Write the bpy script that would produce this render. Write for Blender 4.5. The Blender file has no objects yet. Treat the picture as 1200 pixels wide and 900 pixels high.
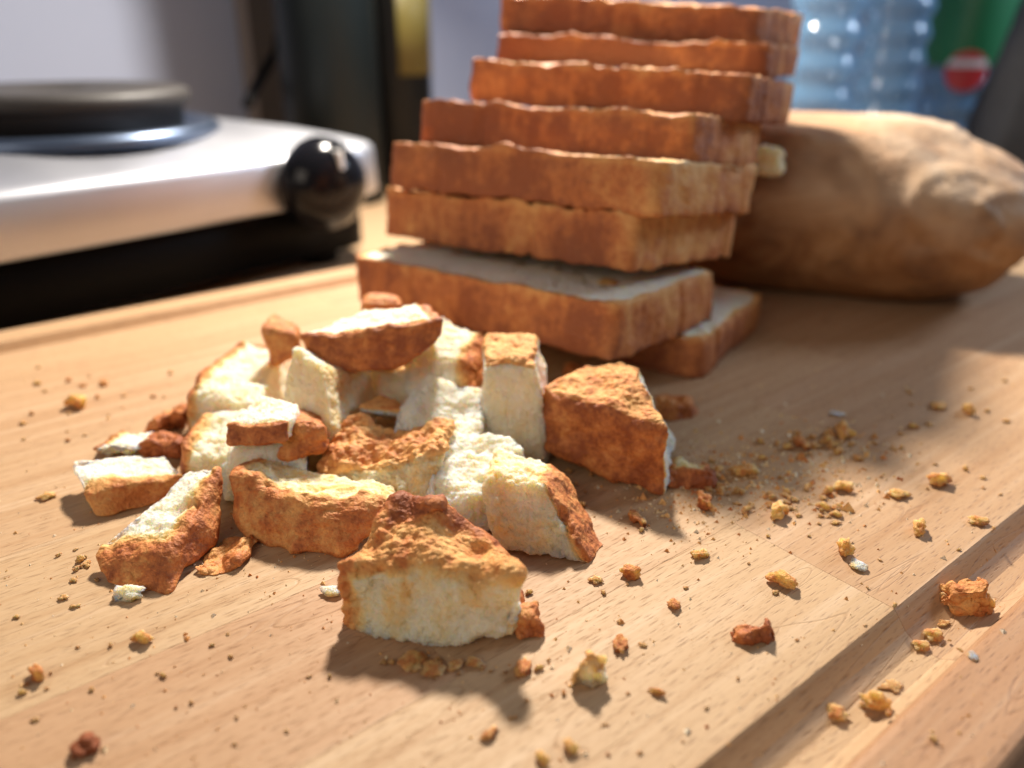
import bpy, math, random
import numpy as np
from mathutils import Vector, Matrix

S = 0.01                      # lengths below are written in centimetres
R = math.radians
rng = random.Random(7)
scene = bpy.context.scene
col = scene.collection

# ------------------------------------------------------------------ camera
FPX, HOR, CAMH = 936.0, 40.0, 11.0           # focal length (px of a 1200 px frame), horizon row, height
PITCH = math.atan((450 - HOR) / FPX)
cd = bpy.data.cameras.new('camera')
cam = bpy.data.objects.new('camera', cd)
col.objects.link(cam)
cam.location = (0, 0, CAMH * S)
cam.rotation_euler = (math.pi / 2 - PITCH, 0, 0)
cd.sensor_width = 36
cd.lens = FPX / 1200 * 36
cd.clip_start = 0.005
cd.clip_end = 50
cd.dof.use_dof = True
cd.dof.focus_distance = 0.178
cd.dof.aperture_fstop = 7.0
scene.camera = cam

# ------------------------------------------------------------------ world, lamps, exposure
w = bpy.data.worlds.new('World')
scene.world = w
w.use_nodes = True
w.node_tree.nodes['Background'].inputs[0].default_value = (0.78, 0.78, 0.85, 1)
w.node_tree.nodes['Background'].inputs[1].default_value = 0.15


def lamp(name, loc, target, size, power, color, shape='DISK', size_y=None):
    ld = bpy.data.lights.new(name, 'AREA')
    ld.shape = shape
    ld.size = size * S
    if size_y:
        ld.size_y = size_y * S
    ld.energy = power
    ld.color = color
    o = bpy.data.objects.new(name, ld)
    col.objects.link(o)
    o.location = Vector(loc) * S
    d = (Vector(target) - Vector(loc))
    o.rotation_euler = d.to_track_quat('-Z', 'Y').to_euler()
    return o


lamp('cabinet_lamp', (-1, 56, 39), (-5, 30, 0), 5.5, 7.3, (1.0, 0.91, 0.79))
lamp('window_light', (95, 62, 52), (10, 34, 3), 26, 5.0, (0.66, 0.80, 1.0), 'RECTANGLE', 22)
lamp('front_fill', (-62, -70, 62), (0, 26, 4), 80, 4.3, (1.0, 0.86, 0.72), 'RECTANGLE', 60)  # unseen fill, added low in front to brighten the upright bread faces

scene.view_settings.view_transform = 'Standard'
scene.view_settings.look = 'None'
scene.view_settings.exposure = 0.0
scene.view_settings.gamma = 1
scene.view_settings.use_curve_mapping = False
scene.render.engine = 'CYCLES'
scene.cycles.use_denoising = True
scene.cycles.max_bounces = 8
scene.cycles.transparent_max_bounces = 12
scene.cycles.caustics_reflective = False
scene.cycles.caustics_refractive = False
scene.cycles.sample_clamp_indirect = 4


# ------------------------------------------------------------------ helpers
def ray(px, py):
    x = (px - 600) / FPX
    y = (450 - py) / FPX
    c, s = math.cos(PITCH), math.sin(PITCH)
    return np.array([x, c + y * s, -s + y * c])


def P(px, py, Y=None, z=0.0):
    """A point of the place (cm): on the level z, or at the distance Y from the camera's foot."""
    d = ray(px, py)
    o = np.array([0, 0, CAMH])
    t = (z - CAMH) / d[2] if Y is None else Y / d[1]
    p = o + t * d
    if Y is not None and p[2] < 0.0:
        p[2] = 0.0
    return p


def h3(ix, iy, iz, seed):
    n = (ix * 374761393 + iy * 668265263 + iz * 1274126177 + seed * 974711) & 0xFFFFFFFF
    n = ((n ^ (n >> 13)) * 1274126177) & 0xFFFFFFFF
    n = n ^ (n >> 16)
    return (n & 0xFFFF) / 32767.5 - 1.0


def vnoise(p, seed=0):
    """smooth value noise in -1..1 at the points p (n,3)"""
    i = np.floor(p).astype(np.int64)
    f = p - i
    u = f * f * f * (f * (f * 6 - 15) + 10)
    r = 0
    for a in (0, 1):
        wx = u[:, 0] if a else 1 - u[:, 0]
        for b in (0, 1):
            wy = u[:, 1] if b else 1 - u[:, 1]
            for c in (0, 1):
                wz = u[:, 2] if c else 1 - u[:, 2]
                r = r + wx * wy * wz * h3(i[:, 0] + a, i[:, 1] + b, i[:, 2] + c, seed)
    return r


ROT = np.array([[0.36, 0.48, -0.8], [-0.8, 0.6, 0.0], [0.48, 0.64, 0.6]])


def fbm(p, scale, octaves=3, seed=0, gain=0.5):
    q = p / scale
    r, a, t = 0, 1.0, 0
    for k in range(octaves):
        r = r + a * vnoise(q, seed + k * 17)
        t += a
        a *= gain
        q = (q @ ROT.T) * 2.03 + 11.7
    return r / t


def sstep(a, b, x):
    t = np.clip((x - a) / (b - a), 0, 1)
    return t * t * (3 - 2 * t)


def tag(o, label=None, cat=None, group=None, kind=None):
    if label: o['label'] = label
    if cat: o['category'] = cat
    if group: o['group'] = group
    if kind: o['kind'] = kind
    return o


def empty(name, loc, rz=0.0):
    o = bpy.data.objects.new(name, None)
    col.objects.link(o)
    o.empty_display_size = 0.01
    o.location = Vector([float(a) for a in loc]) * S
    o.rotation_euler = (0, 0, rz)
    return o


def mesh_data(name, V, F, mat, smooth=True, attrs=None):
    me = bpy.data.meshes.new(name)
    V = np.asarray(V, dtype=np.float64) * S
    if isinstance(F, np.ndarray):
        n, k = F.shape
        me.vertices.add(len(V))
        me.vertices.foreach_set('co', V.astype(np.float32).ravel())
        me.loops.add(n * k)
        me.loops.foreach_set('vertex_index', F.astype(np.int32).ravel())
        me.polygons.add(n)
        me.polygons.foreach_set('loop_start', np.arange(0, n * k, k, dtype=np.int32))
        me.update(calc_edges=True)
        me.validate()
    else:
        me.from_pydata(V.tolist(), [], [list(map(int, f)) for f in F])
        me.update()
    me.polygons.foreach_set('use_smooth', [smooth] * len(me.polygons))
    for k, a in (attrs or {}).items():
        at = me.attributes.new(k, 'FLOAT', 'POINT')
        at.data.foreach_set('value', np.asarray(a, dtype=np.float32))
    if mat: me.materials.append(mat)
    me.update()
    return me


def obj(name, me, loc=(0, 0, 0), parent=None):
    o = bpy.data.objects.new(name, me)
    col.objects.link(o)
    o.location = Vector([float(a) for a in loc]) * S
    if parent: o.parent = parent
    return o


def normals(V, F):
    N = np.zeros_like(V)
    a, b, c, d = (V[F[:, k]] for k in range(4))
    n = np.cross(c - a, d - b)
    for k in range(4):
        np.add.at(N, F[:, k], n)
    return N / np.maximum(np.linalg.norm(N, axis=1, keepdims=True), 1e-12)


# ------------------------------------------------------------------ materials
class NT:
    def __init__(s, name):
        s.m = bpy.data.materials.new(name)
        s.m.use_nodes = True
        s.t = s.m.node_tree
        s.t.nodes.clear()
        s.out = s.n('ShaderNodeOutputMaterial')

    def n(s, typ, **kw):
        nd = s.t.nodes.new(typ)
        for k, v in kw.items(): setattr(nd, k, v)
        return nd

    def l(s, a, b): s.t.links.new(a, b)

    def val(s, sock, v):
        if isinstance(v, bpy.types.NodeSocket): s.l(v, sock)
        else: sock.default_value = v

    def math(s, op, a, b=0.0, clamp=False):
        nd = s.n('ShaderNodeMath', operation=op, use_clamp=clamp)
        s.val(nd.inputs[0], a); s.val(nd.inputs[1], b)
        return nd.outputs[0]

    def mix(s, f, a, b, blend='MIX'):
        nd = s.n('ShaderNodeMix', data_type='RGBA', blend_type=blend)
        s.val(nd.inputs[0], f); s.val(nd.inputs[6], a); s.val(nd.inputs[7], b)
        return nd.outputs[2]

    def ramp(s, f, stops):
        nd = s.n('ShaderNodeValToRGB')
        cr = nd.color_ramp
        while len(cr.elements) < len(stops): cr.elements.new(0.5)
        for e, (p, c) in zip(cr.elements, stops):
            e.position = p
            e.color = (*c, 1) if len(c) == 3 else c
        s.val(nd.inputs[0], f)
        return nd.outputs[0]

    def coords(s, scale=(1, 1, 1), kind='Object'):
        tc = s.n('ShaderNodeTexCoord')
        mp = s.n('ShaderNodeMapping')
        s.l(tc.outputs[kind], mp.inputs[0])
        mp.inputs['Scale'].default_value = scale
        return mp.outputs[0]

    def noise(s, vec, scale, detail=3, rough=0.5, dist=0.0):
        nd = s.n('ShaderNodeTexNoise')
        s.l(vec, nd.inputs['Vector'])
        nd.inputs['Scale'].default_value = scale
        nd.inputs['Detail'].default_value = detail
        nd.inputs['Roughness'].default_value = rough
        nd.inputs['Distortion'].default_value = dist
        return nd.outputs[0]

    def voro(s, vec, scale, feat='F1', flat=False):
        nd = s.n('ShaderNodeTexVoronoi', feature=feat, voronoi_dimensions='2D' if flat else '3D')
        s.l(vec, nd.inputs['Vector'])
        nd.inputs['Scale'].default_value = scale
        return nd.outputs['Distance']

    def bump(s, h, strength, dist, prev=None):
        nd = s.n('ShaderNodeBump')
        nd.inputs['Strength'].default_value = strength
        nd.inputs['Distance'].default_value = dist
        s.l(h, nd.inputs['Height'])
        if prev: s.l(prev, nd.inputs['Normal'])
        return nd.outputs[0]

    def bsdf(s, color, rough=0.5, **kw):
        nd = s.n('ShaderNodeBsdfPrincipled')
        s.val(nd.inputs['Base Color'], color)
        s.val(nd.inputs['Roughness'], rough)
        for k, v in kw.items():
            s.val(nd.inputs[k.replace('_', ' ')], v)
        s.l(nd.outputs[0], s.out.inputs[0])
        return nd


def rgb(r, g, b): return (r, g, b, 1)


def bread_material(name, sss, mott=1.0):
    m = NT(name)
    co = m.coords()
    at = m.n('ShaderNodeAttribute', attribute_name='crust')
    tn = m.n('ShaderNodeAttribute', attribute_name='tone')
    n1 = m.noise(co, 260, 4, 0.6)
    n2 = m.noise(co, 900, 3, 0.6)
    n3 = m.noise(co, 90, 3, 0.5)
    j = m.math('MULTIPLY', m.math('SUBTRACT', n1, 0.5), 0.5)
    k = m.math('MULTIPLY', at.outputs['Fac'], m.math('SUBTRACT', 1.0, at.outputs['Fac']))
    c = m.math('ADD', at.outputs['Fac'], m.math('MULTIPLY', j, m.math('ADD', 0.15, m.math('MULTIPLY', k, 4.0))))
    c2 = m.math('ADD', c, m.math('MULTIPLY', m.math('SUBTRACT', n3, 0.5), m.math('MULTIPLY', at.outputs['Fac'], 0.55 * mott)))
    gr = m.math('ADD', m.math('MULTIPLY', m.math('SUBTRACT', n1, 0.5), 0.75), m.math('MULTIPLY', m.math('SUBTRACT', n2, 0.5), 0.55))
    c2 = m.math('ADD', c2, m.math('MULTIPLY', gr, m.math('MULTIPLY', at.outputs['Fac'], 0.9 * mott)))
    c2 = m.math('ADD', c2, m.math('MULTIPLY', tn.outputs['Fac'], at.outputs['Fac']), True)
    base = m.ramp(c2, [(0.0, (0.83, 0.765, 0.62)), (0.14, (0.83, 0.69, 0.44)), (0.32, (0.85, 0.55, 0.23)),
                       (0.55, (0.75, 0.39, 0.130)), (0.80, (0.54, 0.185, 0.055)), (1.0, (0.30, 0.085, 0.030))])
    if mott < 1:                                   # the loaf's baked side is a duller brown
        base = m.mix(m.math('MULTIPLY', at.outputs['Fac'], 0.10), base, rgb(0.60, 0.36, 0.225))
    # pale flour specks and tiny dark pores
    pore = m.math('LESS_THAN', n2, 0.36)
    base = m.mix(m.math('MULTIPLY', pore, m.math('ADD', 0.10, m.math('MULTIPLY', at.outputs['Fac'], 0.45))), base,
                 m.mix(1.0, base, rgb(0.62, 0.40, 0.25), 'MULTIPLY'))
    v = m.voro(co, 1500)
    v2 = m.voro(co, 640)
    inv = m.math('SUBTRACT', 1.0, m.math('MULTIPLY', at.outputs['Fac'], 0.75))
    crumbh = m.math('ADD', m.math('MULTIPLY', v, 0.5), m.math('MULTIPLY', v2, 0.9))
    crumbh = m.math('ADD', m.math('MULTIPLY', crumbh, inv), m.math('MULTIPLY', n2, 0.8))
    b = m.bump(crumbh, 0.7, 0.0009)
    b = m.bump(n1, 0.4, 0.0010, b)
    rough = m.math('SUBTRACT', 0.85, m.math('MULTIPLY', at.outputs['Fac'], 0.28))
    bs = m.bsdf(base, rough, Normal=b, Specular_IOR_Level=0.25)
    if sss:
        m.l(m.math('MULTIPLY', m.math('SUBTRACT', 1.0, c2, True), sss), bs.inputs['Subsurface Weight'])
        bs.inputs['Subsurface Radius'].default_value = (1.0, 0.62, 0.28)
        bs.inputs['Subsurface Scale'].default_value = 0.013
    return m.m


M_BODY = bread_material('toasted_bread', 0.75)
M_CRUST = bread_material('toasted_crust', 0.0)
M_SLICE = bread_material('slice_bread', 0.6, 0.75)
M_SLICE_CRUST = bread_material('slice_crust', 0.0, 0.75)


def wood_material():
    """beech stave; 'tone' (per stave attribute) picks between pale yellow and pinkish brown"""
    m = NT('beech_wood')
    tn = m.n('ShaderNodeAttribute', attribute_name='tone')
    sd = m.n('ShaderNodeAttribute', attribute_name='shift')
    tc = m.n('ShaderNodeTexCoord')
    off = m.n('ShaderNodeCombineXYZ')
    m.l(m.math('MULTIPLY', sd.outputs['Fac'], 1.3), off.inputs[0])
    m.l(m.math('MULTIPLY', sd.outputs['Fac'], 0.77), off.inputs[1])
    add = m.n('ShaderNodeVectorMath', operation='ADD')
    m.l(tc.outputs['Object'], add.inputs[0]); m.l(off.outputs[0], add.inputs[1])

    def mp(sx, sy, sz=1):
        q = m.n('ShaderNodeMapping'); m.l(add.outputs[0], q.inputs[0])
        q.inputs['Scale'].default_value = (sx, sy, sz)
        return q.outputs[0]
    broad = m.noise(mp(6, 45), 1.0, 3, 0.5, 0.6)
    fine = m.noise(mp(40, 900, 900), 1.0, 4, 0.6)
    fib = m.noise(mp(14, 260, 260), 1.0, 3, 0.55)
    fl = m.voro(mp(95, 880, 300), 1.0, flat=True)
    flm = m.noise(mp(30, 60), 1.0, 2, 0.5)
    thr = m.math('ADD', 0.10, m.math('MULTIPLY', flm, 0.16))
    fleck = m.math('SUBTRACT', 1.0, m.math('DIVIDE', fl, thr), True)
    fl2 = m.voro(mp(210, 2000, 600), 1.0, flat=True)
    fleck2 = m.math('MULTIPLY', m.math('SUBTRACT', 1.0, m.math('DIVIDE', fl2, 0.22), True), 0.5)
    fk = m.math('MAXIMUM', fleck, fleck2)
    pale = m.mix(broad, rgb(0.49, 0.330, 0.182), rgb(0.60, 0.422, 0.252))
    pink = m.mix(broad, rgb(0.41, 0.225, 0.120), rgb(0.50, 0.290, 0.165))
    c = m.mix(tn.outputs['Fac'], pale, pink)
    c = m.mix(m.math('MULTIPLY', fib, 0.45), c, m.mix(1.0, c, rgb(0.80, 0.70, 0.58), 'MULTIPLY'))
    c = m.mix(m.math('MULTIPLY', m.math('SUBTRACT', fine, 0.35, True), 0.8), c, m.mix(1.0, c, rgb(0.72, 0.60, 0.48), 'MULTIPLY'))
    c = m.mix(m.math('MULTIPLY', fk, 0.62), c, m.mix(1.0, c, rgb(0.36, 0.25, 0.18), 'MULTIPLY'))
    # pale and dark streaks along the grain, old knife scratches and wear
    st = m.noise(mp(5, 210), 1.0, 4, 0.65, 0.3)
    c = m.mix(m.math('MULTIPLY', m.math('SUBTRACT', st, 0.52, True), 2.6, True), c, m.mix(1.0, c, rgb(0.76, 0.62, 0.48), 'MULTIPLY'))
    c = m.mix(m.math('MULTIPLY', m.math('SUBTRACT', 0.46, st, True), 2.2, True), c, rgb(0.67, 0.50, 0.345))
    scr = None
    for ang, sc1, sc2 in ((0.5, 9, 70), (-0.35, 11, 80), (1.2, 8, 60)):
        q = m.n('ShaderNodeMapping'); m.l(add.outputs[0], q.inputs[0])
        q.inputs['Rotation'].default_value = (0, 0, ang); q.inputs['Scale'].default_value = (sc1, sc2, 0)
        nz = m.noise(q.outputs[0], 1.0, 1, 0.4)
        ln = m.math('SUBTRACT', 1.0, m.math('MULTIPLY', m.math('ABSOLUTE', m.math('SUBTRACT', nz, 0.62)), 240.0), True)
        scr = ln if scr is None else m.math('MAXIMUM', scr, ln)
    c = m.mix(m.math('MULTIPLY', scr, 0.35), c, m.mix(1.0, c, rgb(0.62, 0.50, 0.40), 'MULTIPLY'))
    stain = m.noise(mp(18, 22), 1.0, 4, 0.6)
    c = m.mix(m.math('MULTIPLY', m.math('SUBTRACT', stain, 0.55, True), 0.9), c, m.mix(1.0, c, rgb(0.80, 0.66, 0.55), 'MULTIPLY'))
    hgt = m.math('SUBTRACT', m.math('SUBTRACT', m.math('MULTIPLY', fine, 0.5), m.math('MULTIPLY', fk, 0.8)), m.math('MULTIPLY', scr, 0.8))
    b = m.bump(hgt, 0.35, 0.0004)
    rough = m.math('ADD', 0.50, m.math('MULTIPLY', fine, 0.2))
    m.bsdf(c, rough, Normal=b, Specular_IOR_Level=0.28)
    return m.m


M_WOOD = wood_material()


def plain(name, color, rough=0.5, metal=0.0, var=0.12, nscale=40, bumpd=0.0, **kw):
    m = NT(name)
    co = m.coords()
    n = m.noise(co, nscale, 4, 0.6)
    c = m.mix(m.math('MULTIPLY', n, var * 2), rgb(*color), rgb(*[x * 0.6 for x in color]))
    r = m.math('ADD', rough, m.math('MULTIPLY', m.math('SUBTRACT', n, 0.5), 0.15))
    bs = m.bsdf(c, r, Metallic=metal, **kw)
    if bumpd:
        m.l(m.bump(n, 0.5, bumpd), bs.inputs['Normal'])
    return m.m


# ------------------------------------------------------------------ generic shapes
def box_grid(n):
    """surface of the cube -1..1 as one welded quad grid"""
    t = np.linspace(-1, 1, n + 1)
    A, B = np.meshgrid(t, t, indexing='ij')
    a, b = A.ravel(), B.ravel()
    one = np.ones_like(a)
    faces, verts = [], []
    idx = np.arange((n + 1) ** 2).reshape(n + 1, n + 1)
    q = np.stack([idx[:-1, :-1], idx[1:, :-1], idx[1:, 1:], idx[:-1, 1:]], -1).reshape(-1, 4)
    base = 0
    for ax in range(3):
        for sg in (-1, 1):
            v = np.zeros((len(a), 3))
            v[:, ax] = sg * one
            v[:, (ax + 1) % 3] = a
            v[:, (ax + 2) % 3] = b
            verts.append(v)
            faces.append((q if sg > 0 else q[:, ::-1]) + base)
            base += len(a)
    V = np.concatenate(verts); F = np.concatenate(faces)
    key = np.round((V + 1) * n * 4).astype(np.int64)
    key = key[:, 0] * 10 ** 10 + key[:, 1] * 10 ** 5 + key[:, 2]
    u, first, inv = np.unique(key, return_index=True, return_inverse=True)
    return V[first], inv.reshape(-1)[F]


GRID = {}


def grid(n):
    if n not in GRID: GRID[n] = box_grid(n)
    return GRID[n]


def crust_patch(V, N, F, crust, tone, thr=0.55, lift=0.02):
    """the crust as its own thin shell lying on the crumb body"""
    keep = (crust[F] > thr).all(axis=1)
    F2 = F[keep]
    if len(F2) < 30: return None
    used = np.unique(F2)
    mp = -np.ones(len(V), dtype=np.int64); mp[used] = np.arange(len(used))
    off = lift * sstep(thr, thr + 0.12, crust[used]) - 0.004
    return V[used] + N[used] * off[:, None], mp[F2], crust[used], tone[used]


def hexa(corners, n=60, crust='', thick=0.35, rnd=0.22, torn=0.10, warp=0.12, seed=1, tone=0.0,
         wrinkle=0.045, belly=None, bites=(), gold=0.0, rag=0.0, ws=1.5, grow=1.09):
    """lump of bread spanned between eight corners (front bl br tr tl, back bl br tr tl) -> V,F,crust,tone"""
    c = np.array(corners, dtype=float)
    lo_ = c[:, 2].min(); ctr = c.mean(0); c = ctr + (c - ctr) * np.array([grow, grow, 1 + (grow - 1) * .55]); c[:, 2] = np.maximum(c[:, 2], lo_)
    U, F = grid(n)
    rnd = min(rnd * 1.45, 0.36)
    k = 1 - rnd
    core = np.clip(U, -k, k)
    d = U - core
    L = np.linalg.norm(d, axis=1, keepdims=True)
    Ur = core + np.where(L > 1e-9, d / np.maximum(L, 1e-9) * np.minimum(np.abs(d).max(1, keepdims=True), rnd), 0)
    u, v, ww = [(Ur[:, i:i + 1] + 1) / 2 for i in range(3)]        # u right, v back, w up
    f = (c[0] * (1 - u) + c[1] * u) * (1 - ww) + (c[3] * (1 - u) + c[2] * u) * ww
    b = (c[4] * (1 - u) + c[5] * u) * (1 - ww) + (c[7] * (1 - u) + c[6] * u) * ww
    V = f * (1 - v) + b * v
    if belly is not None:
        V = V + np.array(belly)[None] * ((1 - (2 * u - 1) ** 2) * (1 - v) * (1 - ww))
    lu = np.mean([np.linalg.norm(c[a] - c[b_]) for a, b_ in ((0, 1), (3, 2), (4, 5), (7, 6))])
    lv = np.mean([np.linalg.norm(c[a] - c[b_]) for a, b_ in ((0, 4), (1, 5), (2, 6), (3, 7))])
    lw = np.mean([np.linalg.norm(c[a] - c[b_]) for a, b_ in ((0, 3), (1, 2), (4, 7), (5, 6))])
    jit = 1 + 0.55 * fbm(V, 0.55, 3, seed + 5)
    th = thick * np.clip(jit, 0.3, 1.8)
    cr = np.zeros(len(V))
    lv_ = crust if isinstance(crust, dict) else {k_: 1.0 for k_ in crust}
    for ch, level in lv_.items():
        s_, ax, ln = {'L': (-1, 0, lu), 'R': (1, 0, lu), 'F': (-1, 1, lv), 'B': (1, 1, lv), 'D': (-1, 2, lw), 'T': (1, 2, lw)}[ch]
        kt = 1.0
        if isinstance(level, tuple): level, kt = level
        cr = np.maximum(cr, level * (1 - sstep(0.02, 1.0, (1 - s_ * U[:, ax]) / 2 * ln / (th * kt))))
    cr = np.maximum(cr, gold * np.clip(0.75 + 0.6 * fbm(V, 1.3, 2, seed + 6), 0, 1.4))  # golden tint, partly light glowing through shaded crumb, painted in
    # shape noise: broad warp, torn crumb, wrinkled crust
    wv = np.stack([fbm(V, ws, 3, seed + i * 31, 0.6) for i in range(3)], 1)
    V = V + wv * warp * 1.7
    N = normals(V, F)
    crumb = 1 - cr
    t1 = fbm(V, 0.55, 4, seed + 3, 0.55)
    t2 = fbm(V, 0.16, 3, seed + 4, 0.6)
    ridg = 1 - np.abs(fbm(V + 0.3 * wv, 1.15, 2, seed + 9, 0.4)) * 2.4
    pore = -np.clip(fbm(V, 0.12, 2, seed + 27) - 0.22, 0, 1) * 0.30
    t4 = fbm(V, 0.075, 2, seed + 14, 0.6)
    ab = np.sort(np.abs(U), axis=1)[:, 1]
    chip = sstep(0.62, 1.0, ab) * np.clip(fbm(V, 0.6, 3, seed + 25, 0.6) + 0.05, 0, 1)
    pit = -np.clip(fbm(V, 0.30, 2, seed + 21) - 0.28, 0, 1) * 2.2
    disp = crumb * (torn * 1.0 * t1 + torn * 0.42 * t2 + torn * 0.6 * pit + 0.020 * t4 + 0.4 * pore) + cr * (wrinkle * ridg * 0.9 + wrinkle * 0.18 * t2 + wrinkle * 0.4 * t1 + 0.006 * t4 + rag * (t1 + 0.5 * t2))
    edge = np.minimum(cr * crumb * 4, 1)
    disp = disp + edge * (0.045 * t2 + torn * 0.4 * t1) - chip * (0.16 + 1.2 * torn) * crumb - chip * 0.14 * cr
    V = V + N * disp[:, None]
    for (bp, br, bd) in bites:
        r = np.linalg.norm(V - np.array(bp)[None], axis=1)
        V = V - N * (bd * (1 - sstep(0.3 * br, br, r)))[:, None]
    if c[:, 2].min() > -0.02: V[:, 2] = np.maximum(V[:, 2], 0.01 + 0.01 * t2)
    return V, F, cr, np.full(len(V), tone)


def bread_thing(name, data, label, cat, group=None, thr=0.55, lift=0.02, with_crust=True):
    V, F, cr, tone = data
    base = np.array([V[:, 0].mean(), V[:, 1].mean(), V[:, 2].min()])
    N = normals(V, F)
    cp = crust_patch(V, N, F, cr, tone, thr, lift) if with_crust else None
    me = mesh_data('crumb' if cp else name, V - base, F, M_BODY, attrs={'crust': cr, 'tone': tone})
    if not cp: o = obj(name, me, base)
    else:
        o = empty(name, base)
        obj('crumb', me, parent=o)
    tag(o, label, cat, group)
    if cp:
            v2, f2, c2, t2 = cp
            obj('crust', mesh_data('crust', v2 - base, f2, M_CRUST, attrs={'crust': c2, 'tone': t2}), parent=o)
    return o


def prism(poly, z0, z1, bev=0.0):
    """upright solid on an outline (list of xy), optional chamfer at the top"""
    n = len(poly)
    V = [(x, y, z0) for x, y in poly] + [(x, y, z1 - bev) for x, y in poly]
    F = [[i, (i + 1) % n, n + (i + 1) % n, n + i] for i in range(n)]
    F.append(list(range(n))[::-1])
    if bev:
        cx = sum(p[0] for p in poly) / n; cy = sum(p[1] for p in poly) / n
        for x, y in poly:
            l = math.hypot(x - cx, y - cy)
            V.append((x - (x - cx) / l * bev, y - (y - cy) / l * bev, z1))
        F += [[n + i, n + (i + 1) % n, 2 * n + (i + 1) % n, 2 * n + i] for i in range(n)]
        F.append([2 * n + i for i in range(n)])
    else:
        F.append([n + i for i in range(n)])
    return V, F


def rrect(x0, x1, y0, y1, r, seg=8):
    pts = []
    for cx, cy, a0 in ((x1 - r, y0 + r, -90), (x1 - r, y1 - r, 0), (x0 + r, y1 - r, 90), (x0 + r, y0 + r, 180)):
        for i in range(seg + 1):
            a = R(a0 + 90 * i / seg)
            pts.append((cx + r * math.cos(a), cy + r * math.sin(a)))
    return pts


def loft(rings, cap0=True, cap1=True):
    """stack of equal-length closed rings of 3D points"""
    n = len(rings[0]); V = [p for r in rings for p in r]; F = []
    for k in range(len(rings) - 1):
        for i in range(n):
            F.append([k * n + i, k * n + (i + 1) % n, (k + 1) * n + (i + 1) % n, (k + 1) * n + i])
    if cap0: F.append(list(range(n))[::-1])
    if cap1: F.append([(len(rings) - 1) * n + i for i in range(n)])
    return V, F


def lathe(profile, seg=48):
    return loft([[(r * math.cos(2 * math.pi * i / seg), r * math.sin(2 * math.pi * i / seg), z) for i in range(seg)] for r, z in profile])


def tube(path, r, seg=10):
    rings = []
    pts = [Vector(p) for p in path]
    for i, p in enumerate(pts):
        t = (pts[min(i + 1, len(pts) - 1)] - pts[max(i - 1, 0)]).normalized()
        a = t.cross(Vector((0.31, 0.2, 0.93))).normalized(); b = t.cross(a)
        rings.append([tuple(p + (a * math.cos(2 * math.pi * k / seg) + b * math.sin(2 * math.pi * k / seg)) * r) for k in range(seg)])
    return loft(rings)


def part(name, VF, mat, parent=None, loc=(0, 0, 0), smooth=True):
    return obj(name, mesh_data(name, VF[0], VF[1], mat, smooth), loc, parent)


# ------------------------------------------------------------------ the setting: counter, floor, wall
AZ = R(38.5)                                   # the board's long direction
U2 = np.array([math.cos(AZ), math.sin(AZ)]); V2 = np.array([-math.sin(AZ), math.cos(AZ)])


def uv(u, v): return tuple(u * U2 + v * V2)


M_COUNTER = plain('tan_laminate', (0.50, 0.33, 0.19), 0.45, var=0.25, nscale=60)
M_WALL = plain('pale_blue_wall', (0.43, 0.485, 0.65), 0.7, var=0.05, nscale=15)
M_FLOOR = plain('grey_floor', (0.22, 0.26, 0.34), 0.6, var=0.2, nscale=9)
c = [uv(-90, 1.2), uv(220, 1.2), uv(220, 78), uv(-90, 78)]
ct = part('countertop', prism(c, -5.2, -2.0), M_COUNTER, smooth=False); tag(ct, 'tan laminate countertop under the cutting board and the hot plate', 'countertop')
wl = part('wall', prism([uv(-90, 78.3), uv(220, 78.3), uv(220, 84), uv(-90, 84)], -90, 170), M_WALL, smooth=False); tag(wl, kind='structure')
fl = part('floor', prism([uv(-400, -300), uv(400, -300), uv(400, 90), uv(-400, 90)], -93, -90), M_FLOOR, smooth=False); tag(fl, kind='structure')

# ------------------------------------------------------------------ cutting board of glued staves
BU0, BU1, BV0, BV1, BT = -6.0, 44.0, 2.35, 36.9, 2.0
board = empty('cutting_board', (0, 0, 0), AZ)
tag(board, 'pale beech cutting board with juice groove, under the bread and crumbs', 'cutting board')
GR0, GR1, GD = 3.95, 5.5, 0.58                  # groove between rim and field


def board_top(v):
    """height of the board's surface across its width"""
    vv = min(v - BV0, BV1 - v) + BV0
    if vv < BV0 + 0.25: return -0.25 + math.sqrt(max(0, 0.0625 - (BV0 + 0.25 - vv) ** 2))
    if GR0 - 0.12 < vv < GR1 + 0.02:
        # gently sloping outer side, steep inner side
        knots = [(GR0 - 0.12, 0.0), (GR0, -0.03), (GR0 + 0.22, -GD * 0.7), (GR0 + 0.5, -GD), (GR1 - 0.62, -GD), (GR1 - 0.3, -GD * 0.66), (GR1 - 0.05, -0.07), (GR1 + 0.02, 0.0)]
        for (a, za), (b, zb) in zip(knots, knots[1:]):
            if a <= vv <= b: return za + (zb - za) * (vv - a) / (b - a)
    return 0.0


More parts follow.
